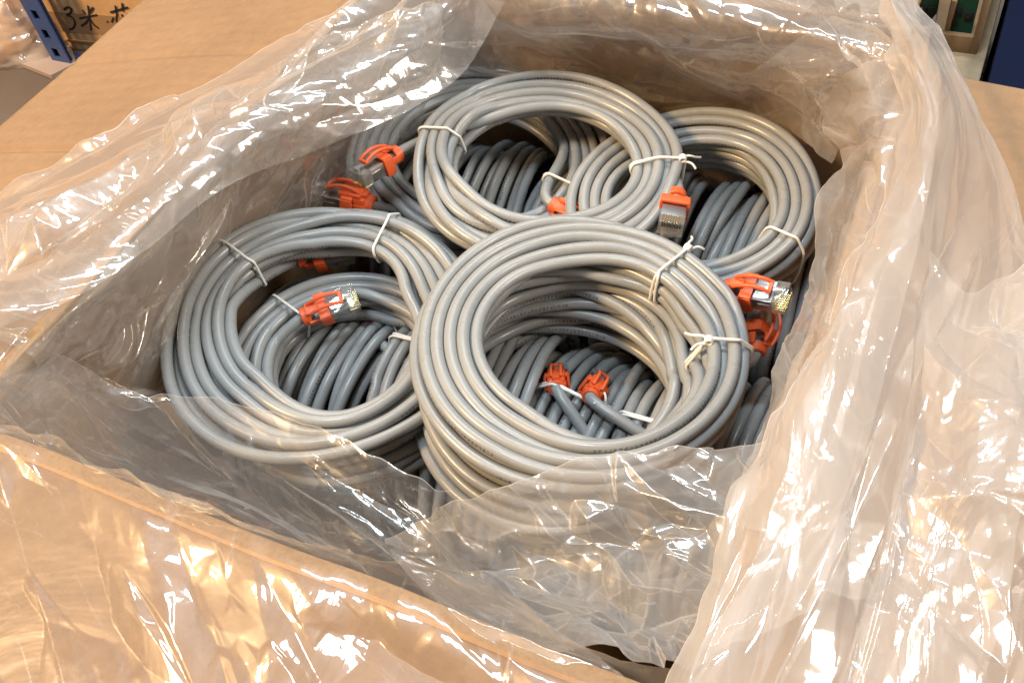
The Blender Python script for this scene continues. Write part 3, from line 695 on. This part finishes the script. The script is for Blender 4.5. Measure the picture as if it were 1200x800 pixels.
# front left: hem above the coils, back over the front rim and flap to the camera
sheet([[A_(-80, 372, .2), A_(0, 383, -.1), A_(75, 410, -.8), A_(145, 456, -1.6), A_(225, 460, -1.8), A_(305, 480, -1.7), A_(380, 508, -1.6), A_(445, 535, -1.6), A_(495, 562, -1.8), A_(540, 584, -2.2), A_(575, 610, -2.8)],
       [A_(-80, 410, .6), A_(0, 425, .4), A_(75, 452, -.2), A_(145, 490, -1.3), A_(225, 510, -1.7), A_(300, 535, -1.8), A_(375, 565, -1.9), A_(440, 598, -2.2), A_(490, 622, -2.5), A_(540, 640, -3.), A_(600, 665, -3.6)],
       [A_(-80, 455, .6), A_(0, 478, .6), A_(80, 508, .2), A_(160, 545, -.6), A_(240, 568, -1.0), A_(320, 596, -1.2), A_(400, 630, -1.5), A_(465, 664, -1.9), A_(530, 690, -2.2), A_(600, 715, -2.6), A_(660, 735, -3.)],
       [A_(-80, 500, .5), A_(0, 525, .5), A_(80, 556, .4), A_(160, 588, .35), A_(240, 615, .3), A_(330, 650, .25), A_(420, 685, .2), A_(500, 718, .15), A_(580, 750, .1), A_(660, 780, .1), A_(730, 806, .1)],
       [fl(-80, 600, .3), fl(0, 622, .3), fl(80, 645, .35), fl(160, 670, .35), fl(240, 695, .3), fl(320, 722, .3), fl(410, 755, .25), fl(490, 790, .2), fl(570, 825, .2), fl(650, 860, .2), fl(720, 890, .2)],
       [fl(-80, 720, .2), fl(0, 735, .25), fl(80, 755, .3), fl(160, 775, .3), fl(240, 800, .3), fl(320, 825, .3), fl(400, 855, .2), fl(480, 885, .2), fl(560, 915, .2), fl(640, 950, .2), fl(710, 980, .2)],
       [fl(-80, 850, .2), fl(0, 860, .2), fl(80, 870, .2), fl(160, 885, .2), fl(240, 900, .2), fl(320, 920, .2), fl(400, 945, .2), fl(480, 970, .2), fl(560, 995, .2), fl(640, 1020, .2), fl(710, 1050, .2)]],
      400, 520, M_FILM_FLAP, ((4.2, .62, .35, 2.2, 0), (1.9, .30, .55, 2.6, 5), (.85, .11, .9, 2.4, 10), (.4, .025, .3, 1.4, 13)))
# front middle: hem below the big coil, sinking to the rim
sheet([[A_(470, 628, -4.2), A_(500, 606, -3.2), A_(545, 578, -2.2), A_(610, 560, -1.9), A_(680, 543, -1.8), A_(745, 536, -1.8), A_(805, 530, -1.8), A_(865, 522, -1.7), A_(930, 505, -1.2), A_(980, 470, -.4)],
       [A_(480, 660, -4.4), A_(520, 645, -4.0), A_(570, 628, -3.2), A_(630, 612, -2.8), A_(700, 600, -2.4), A_(760, 592, -2.2), A_(820, 585, -2.0), A_(880, 575, -1.6), A_(930, 550, -1.), A_(985, 520, -.2)],
       [A_(500, 700, -4.2), A_(550, 688, -4.2), A_(610, 675, -3.8), A_(670, 662, -3.2), A_(730, 652, -2.9), A_(790, 645, -2.5), A_(840, 635, -2.0), A_(890, 620, -1.4), A_(940, 600, -.8), A_(1000, 580, 0)],
       [A_(530, 735, -3.), A_(585, 740, -3.), A_(640, 738, -3.), A_(700, 730, -2.6), A_(760, 720, -2.2), A_(810, 710, -1.8), A_(855, 695, -1.3), A_(900, 680, -.8), A_(950, 660, -.3), A_(1010, 640, .2)],
       [A_(560, 752, -.6), A_(620, 772, -.5), A_(690, 790, -.3), A_(750, 800, -.2), A_(800, 795, 0), A_(840, 780, .2), A_(880, 765, .3), A_(920, 750, .4), A_(970, 730, .5), A_(1030, 710, .6)]],
      260, 380, M_FILM_FRONT, ((3.2, .55, .9, 1.8, 7), (1.4, .38, .6, 1.8, 3), (.65, .17, .2, 1.6, 8), (.32, .03, .5, 1.3, 12)))
# right inner: pinkish film between the coils and the right rim
sheet([[A_(870, 88, -2.6), A_(915, 95, -2.8), A_(955, 130, -3.0), A_(978, 190, -3.0), A_(960, 255, -3.0), A_(938, 325, -2.9), A_(915, 385, -2.7), A_(893, 445, -2.4), A_(868, 510, -1.9), A_(850, 560, -1.5)],
       [A_(900, 70, -1.8), A_(950, 85, -1.8), A_(990, 125, -1.9), A_(1005, 190, -2.), A_(990, 260, -1.8), A_(965, 335, -1.6), A_(945, 400, -1.5), A_(920, 465, -1.2), A_(895, 530, -.8), A_(872, 590, -.6)],
       [A_(930, 50, -.8), A_(985, 65, -.7), A_(1025, 120, .5), A_(1020, 190, .6), A_(1000, 265, .7), A_(980, 340, .7), A_(960, 410, .7), A_(938, 480, .7), A_(925, 560, .3), A_(900, 630, .3)],
       [A_(970, 20, .5), A_(1030, 40, .7), A_(1095, 110, .6), A_(1095, 190, .6), A_(1080, 270, .6), A_(1060, 350, .6), A_(1040, 430, .6), A_(1020, 510, .6), A_(975, 600, 1.), A_(950, 690, .9)]],
      150, 400, M_FILM_DENSE, ((2.8, .40, .1, 1.9, 4), (1.3, .16, .2, 2., 11), (.6, .05, .1, 1.8, 2)), clear='R')
# right: the gathered, milky band lying over the right rim
sheet([[A_(1020, -70, .9), A_(1028, 0, 1.1), A_(1046, 60, 1.3), A_(1056, 115, 1.3), A_(1036, 185, 1.2), A_(1000, 268, 1.1), A_(965, 350, 1.0), A_(930, 432, 1.0), A_(895, 510, 1.0), A_(866, 585, .9), A_(838, 655, .8), A_(800, 730, .6), A_(760, 800, .5), A_(710, 870, .4)],
       [A_(1030, -70, 1.8), A_(1042, 0, 2.2), A_(1066, 60, 2.3), A_(1085, 120, 2.2), A_(1075, 195, 2.1), A_(1045, 280, 1.9), A_(1012, 365, 1.8), A_(980, 450, 1.7), A_(948, 530, 1.6), A_(920, 610, 1.5), A_(892, 685, 1.3), A_(860, 760, 1.1), A_(825, 835, 1.), A_(780, 910, .8)],
       [A_(1045, -70, 1.6), A_(1060, 5, 1.9), A_(1090, 65, 1.9), A_(1118, 130, 1.8), A_(1120, 210, 1.7), A_(1100, 300, 1.6), A_(1072, 390, 1.5), A_(1045, 480, 1.4), A_(1018, 570, 1.3), A_(990, 660, 1.2), A_(960, 745, 1.1), A_(930, 825, .9), A_(900, 900, .8), A_(860, 960, .7)],
       [A_(1052, -70, 1.2), A_(1070, 8, 1.2), A_(1108, 68, 1.), A_(1142, 140, .8), A_(1165, 225, .6), A_(1165, 320, .6), A_(1145, 420, .7), A_(1120, 520, .8), A_(1095, 615, .8), A_(1070, 710, .7), A_(1040, 800, .6), A_(1005, 880, .5), A_(970, 950, .4), A_(940, 1000, .4)],
       [A_(1056, -70, .8), A_(1074, 10, .6), A_(1112, 70, .4), A_(1148, 142, .2), A_(1186, 245, .1), A_(1215, 340, 0), A_(1220, 440, 0), A_(1200, 545, 0), A_(1180, 650, 0), A_(1160, 750, -.1), A_(1130, 850, -.1), A_(1090, 940, -.1), A_(1050, 1010, -.1), A_(1020, 1060, -.1)]],
      250, 560, M_FILM_DENSE, ((1.5, .36, 1.57, 7., 2), (.7, .14, 1.53, 6., 6), (2.4, .2, .9, 1.6, 9), (.4, .07, 1.6, 5., 5)), name='film_gather')
# lower right: loose crumple over the right flap
sheet([[fl(1090, 300, .6), fl(1130, 330, 1.), fl(1170, 320, 1.2), fl(1240, 290, .8), fl(1330, 270, .5)],
       [fl(1080, 420, 1.), fl(1130, 425, 1.6), fl(1180, 400, 2.0), fl(1250, 380, 1.4), fl(1340, 360, .5)],
       [fl(1060, 540, 1.), fl(1120, 540, 1.5), fl(1180, 520, 1.8), fl(1260, 500, 1.2), fl(1360, 480, .4)],
       [fl(1030, 660, .9), fl(1100, 660, 1.2), fl(1170, 650, 1.3), fl(1260, 630, .9), fl(1360, 620, .4)],
       [fl(990, 780, .8), fl(1070, 790, 1.), fl(1150, 790, 1.), fl(1250, 780, .7), fl(1350, 770, .3)],
       [fl(930, 900, .6), fl(1020, 920, .7), fl(1120, 930, .7), fl(1230, 930, .5), fl(1340, 930, .3)]],
      330, 300, M_FILM_DENSE, ((3.2, .62, 1.1, 1.8, 8), (1.5, .30, .8, 2.2, 1), (.7, .12, .5, 1.8, 4), (.35, .03, .3, 1.4, 7)), name='film_fold')

# ------------------------------------------------------------------ the place round the box
GZ = ZB-TH-.45
def sm(name, v, f, m, kind='structure', parent=None):
    o = obj(name, v, f, m, parent, smooth=False)
    if kind: o['kind'] = kind
    return o
M_FLOOR = plain('dull_brown_floor', (.13, .11, .095), .7, .3, var=.25, varscale=18., bump=(120., .2))
sm('ground', [(-500, -300, GZ), (500, -300, GZ), (500, 600, GZ), (-500, 600, GZ)], [[0, 1, 2, 3]], M_FLOOR)
M_TAPE = plain('brown_packing_tape', (.30, .18, .09), .3, .5, var=.12, varscale=60., bump=(90., .3))
M_INK = plain('black_marker_ink', (.02, .02, .02), .6, .3)
M_BLUE = plain('blue_painted_steel', (.035, .075, .24), .4, .5, var=.1, varscale=60., bump=(200., .2))
M_NAVY = plain('navy_printed_board', (.004, .008, .03), .7, .1, var=.12, varscale=80., bump=(200., .2))
M_CREAM = cardboard_mat('cream_board', (.44, .34, .22), 0)
M_TRAY = cardboard_mat('tray_board', (.30, .19, .10), 0)
M_GREEN = plain('green_circuit_board', (.012, .07, .035), .4, .5, var=.3, varscale=300.)
M_CHIP = plain('black_chip', (.02, .02, .02), .35, .5)
M_CARTON = cardboard_mat('carton_board', (.62, .39, .20), 0)
# carton with handwriting, back left
ang = math.radians(7); b0 = at(62, 57, GZ); ex = np.array([math.cos(ang), math.sin(ang), 0]); ey = np.array([-math.sin(ang), math.cos(ang), 0]); ez = np.array([0, 0, 1.])
carton = thing('carton', 'closed kraft carton with brown tape and black handwriting behind the left flap', 'carton', tuple(b0))
rz = Matrix.Rotation(ang, 3, 'Z')
def cbox(lo, hi, name, m, bev=.08):
    mb = MB(); c = [(a+b)/2 for a, b in zip(lo, hi)]; mb.box(c, [b-a for a, b in zip(lo, hi)], None, bev); bmesh.ops.rotate(mb.bm, cent=(0, 0, 0), matrix=rz, verts=mb.bm.verts)
    return mb.build(name, m, carton)
cbox((-34, 0, 0), (40, 26, 26), 'carton_body', M_CARTON, .15)
def on_face(px, py, off=.03):
    d = CM @ np.array([px-CX, py-CY, F]); t = ((b0-CAM)@ey-off)/(d@ey); return CAM+d*t
hh = [float((on_face(x, y)-b0)@ez) for x, y in ((62, 14), (60, 36))]
cbox((-34, -.04, hh[1]), (40, .02, hh[0]), 'tape', M_TAPE, 0)
cbox((-34, -.12, .9), (40, .02, 1.0), 'fold_line', M_TAPE, 0)
strokes = [[(79, 12), (83, 9), (88, 11), (86, 16), (82, 18), (88, 20), (92, 27), (90, 33), (85, 35)],
           [(100, 12), (104, 17)], [(113, 9), (109, 16)], [(97, 22), (118, 18)], [(107, 7), (109, 22), (111, 36)], [(108, 22), (105, 27), (99, 31)], [(109, 22), (114, 29), (120, 34)],
           [(129, 25), (131, 27)], [(133, 15), (154, 9)], [(139, 7), (141, 18)], [(147, 4), (148, 14)], [(137, 21), (135, 27)], [(141, 18), (141, 26), (150, 25), (151, 21)], [(146, 17), (148, 20)], [(153, 16), (156, 20)]]
for sk in strokes:
    q = [on_face(x-4, y, .06)-b0 for x, y in sk]; q = catmull(q, 4*len(q)) if len(q) > 2 else np.array(q)
    w = .085; T = np.gradient(q, axis=0); T /= np.linalg.norm(T, axis=1)[:, None]; nrm = np.cross(T, ey)
    v = np.r_[q+nrm*w, q-nrm*w]; n = len(q); obj('handwriting', v, [[i, i+1, n+i+1, n+i] for i in range(n-1)], M_INK, carton, smooth=False)
# blue slotted rack post
pb = at(76, 78, GZ); post = thing('rack_post', 'blue slotted steel rack post standing before the carton at the top left', 'post', tuple(pb))
for name, dx, dy in (('flange', 1, 0), ('flange', 0, 1)):
    mb = MB(); wd = 1.9 if dx else 1.6
    def seg(a, b, z0, z1):
        c = ((a+b)/2*dx-.95*dx-.95*dy, (a+b)/2*dy, (z0+z1)/2); mb.box(c, ((b-a)*dx+.14*dy, (b-a)*dy+.14*dx, z1-z0))
    seg(0, wd*.30, 0, 44); seg(wd*.62, wd, 0, 44)
    for k in range(27): seg(wd*.30, wd*.62, k*1.6, k*1.6+.85)
    mb.build(name, M_BLUE, post)
mb = MB(); mb.box((0, .4, .1), (2.2, 2.2, .2), bev=.05); mb.build('foot', M_BLUE, post)
M_SLOT_SHADE = plain('slot_shade_black', (.02, .025, .04), .6, .3)
mb = MB(); mb.box((0, .30, 22.5), (1.6, .1, 44)); mb.build('slot_shade_plate', M_SLOT_SHADE, post)  # added dark sheet, stands in for the shade seen through the slots
# wrapped bundle and sheet, far left
def lump(name, c, size, m, seed, label, cat, flat=.5, group=None):
    n, k = 70, 120; th = np.linspace(0, math.pi/2, n)[:, None]; ph = np.linspace(0, 2*math.pi, k, endpoint=False)[None]
    U, V = np.broadcast_to(th*5, (n, k)), np.broadcast_to(np.minimum(ph, 2*math.pi-ph)*3, (n, k)); r = 1+.16*crumple(U, V, 1.3, .3, 1.3, seed)+.06*crumple(U, V, .5, .9, 1.5, seed+1)
    P = np.stack([size[0]*r*np.sin(th)*np.cos(ph), size[1]*r*np.sin(th)*np.sin(ph), size[2]*r*np.cos(th)+0*ph], -1)
    i, j = np.mgrid[0:n-1, 0:k]; j2 = (j+1) % k; Fc = np.stack([i*k+j, (i+1)*k+j, (i+1)*k+j2, i*k+j2], -1).reshape(-1, 4)
    o = obj(name, P.reshape(-1, 3), Fc, m); o.location = [q*S for q in c]; tag(o, label, cat, group); return o
lc = at(18, 42, GZ+1)
lump('wrapped_bundle', (lc[0]-4, lc[1], GZ+.05), (8.5, 4.5, 6.), M_FILM_DENSE, 3, 'clear plastic wrapped bundle left of the blue rack post', 'bundle')
lump('brown_parcel', (lc[0]-4.5, lc[1]+.5, GZ+.02), (6.6, 3.2, 4.4), M_CARTON, 8, 'small brown parcel inside the clear plastic wrapped bundle', 'parcel')
q = [at(-120, 30, GZ+.1), at(0, 68, GZ+.1), at(62, 93, GZ+.1), at(92, 78, GZ+.1), at(84, 58, GZ+.1), at(20, 44, GZ+.1), at(-100, 10, GZ+.1)]
M_PALE = plain('pale_pink_foam', (.40, .33, .30), .5, .4, var=.18, varscale=50., bump=(60., .6))
n7 = len(q); v = np.array(q); o = obj('foam_sheet', np.r_[v, v+[0, 0, .35]], [list(range(n7))[::-1], list(range(n7, 2*n7))]+[[i, (i+1) % n7, n7+(i+1) % n7, n7+i] for i in range(n7)], M_PALE, smooth=False)
tag(o, 'pale pink foam sheet lying on the floor in front of the rack post', 'foam sheet')
# back right: cream carton carrying a tray of circuit boards, navy box beside it
o = MB().box((-8.2, 50, (GZ-7.4)/2), (17.0, 23.6, -7.4-GZ), None, .12).build('cream_carton', M_CREAM); tag(o, 'closed cream cardboard carton under the tray of circuit boards, top right', 'carton')
o = MB().box((11.3, 48.8, (GZ-6.3)/2), (21.4, 23.4, -6.3-GZ), None, .10).build('navy_box', M_NAVY); tag(o, 'dark navy blue box at the top right corner behind the right flap', 'box')
tray = thing('parts_tray', 'small open cardboard tray holding green circuit boards, top right', 'tray', (-6.5, 46, -7.4))
for nm, lo, hi in (('wall', (-6.2, -5.2, 0), (6.1, -4.9, .8)), ('wall', (-6.2, 4.9, 0), (6.1, 5.2, 2.6)), ('wall', (-6.5, -5.2, 0), (-6.2, 5.2, 2.6)), ('wall', (6.1, -5.2, 0), (6.4, 5.2, 2.6)), ('floor_panel', (-6.2, -4.9, .02), (6.1, 4.9, .25)), ('divider', (4.9, -4.9, .25), (5.1, 4.9, 2.2))):
    mb = MB(); mb.box([(a+b)/2 for a, b in zip(lo, hi)], [b-a for a, b in zip(lo, hi)], None, .04); mb.build(nm, M_TRAY, tray)
for r in range(1):
    for k in range(7):
        loc = (-10.4+k*1.55, 41.9+r*2.6, -7.1); t = thing('circuit_board', 'small green circuit board standing in the open tray, top right', 'circuit board', loc, 'green circuit boards standing in the tray')
        if r == k == 0:
            mb = MB(); mb.box((0, 0, .75), (1.1, .12, 1.5), Matrix.Rotation(-.35, 3, 'X')); proto_b = mb.build('board', M_GREEN, t)
            mb = MB()
            for a, b_ in ((-.25, .5), (.28, .9), (-.2, 1.15)): mb.box((a, -.1, b_), (.35, .12, .28), Matrix.Rotation(-.35, 3, 'X'), .02)
            proto_c = mb.build('chip', M_CHIP, t)
        else:
            for p_ in (proto_b, proto_c): d = p_.copy(); COL.objects.link(d); d.parent = t
        t.rotation_euler = (RNG.normal(0, .08), 0, RNG.normal(0, .15))
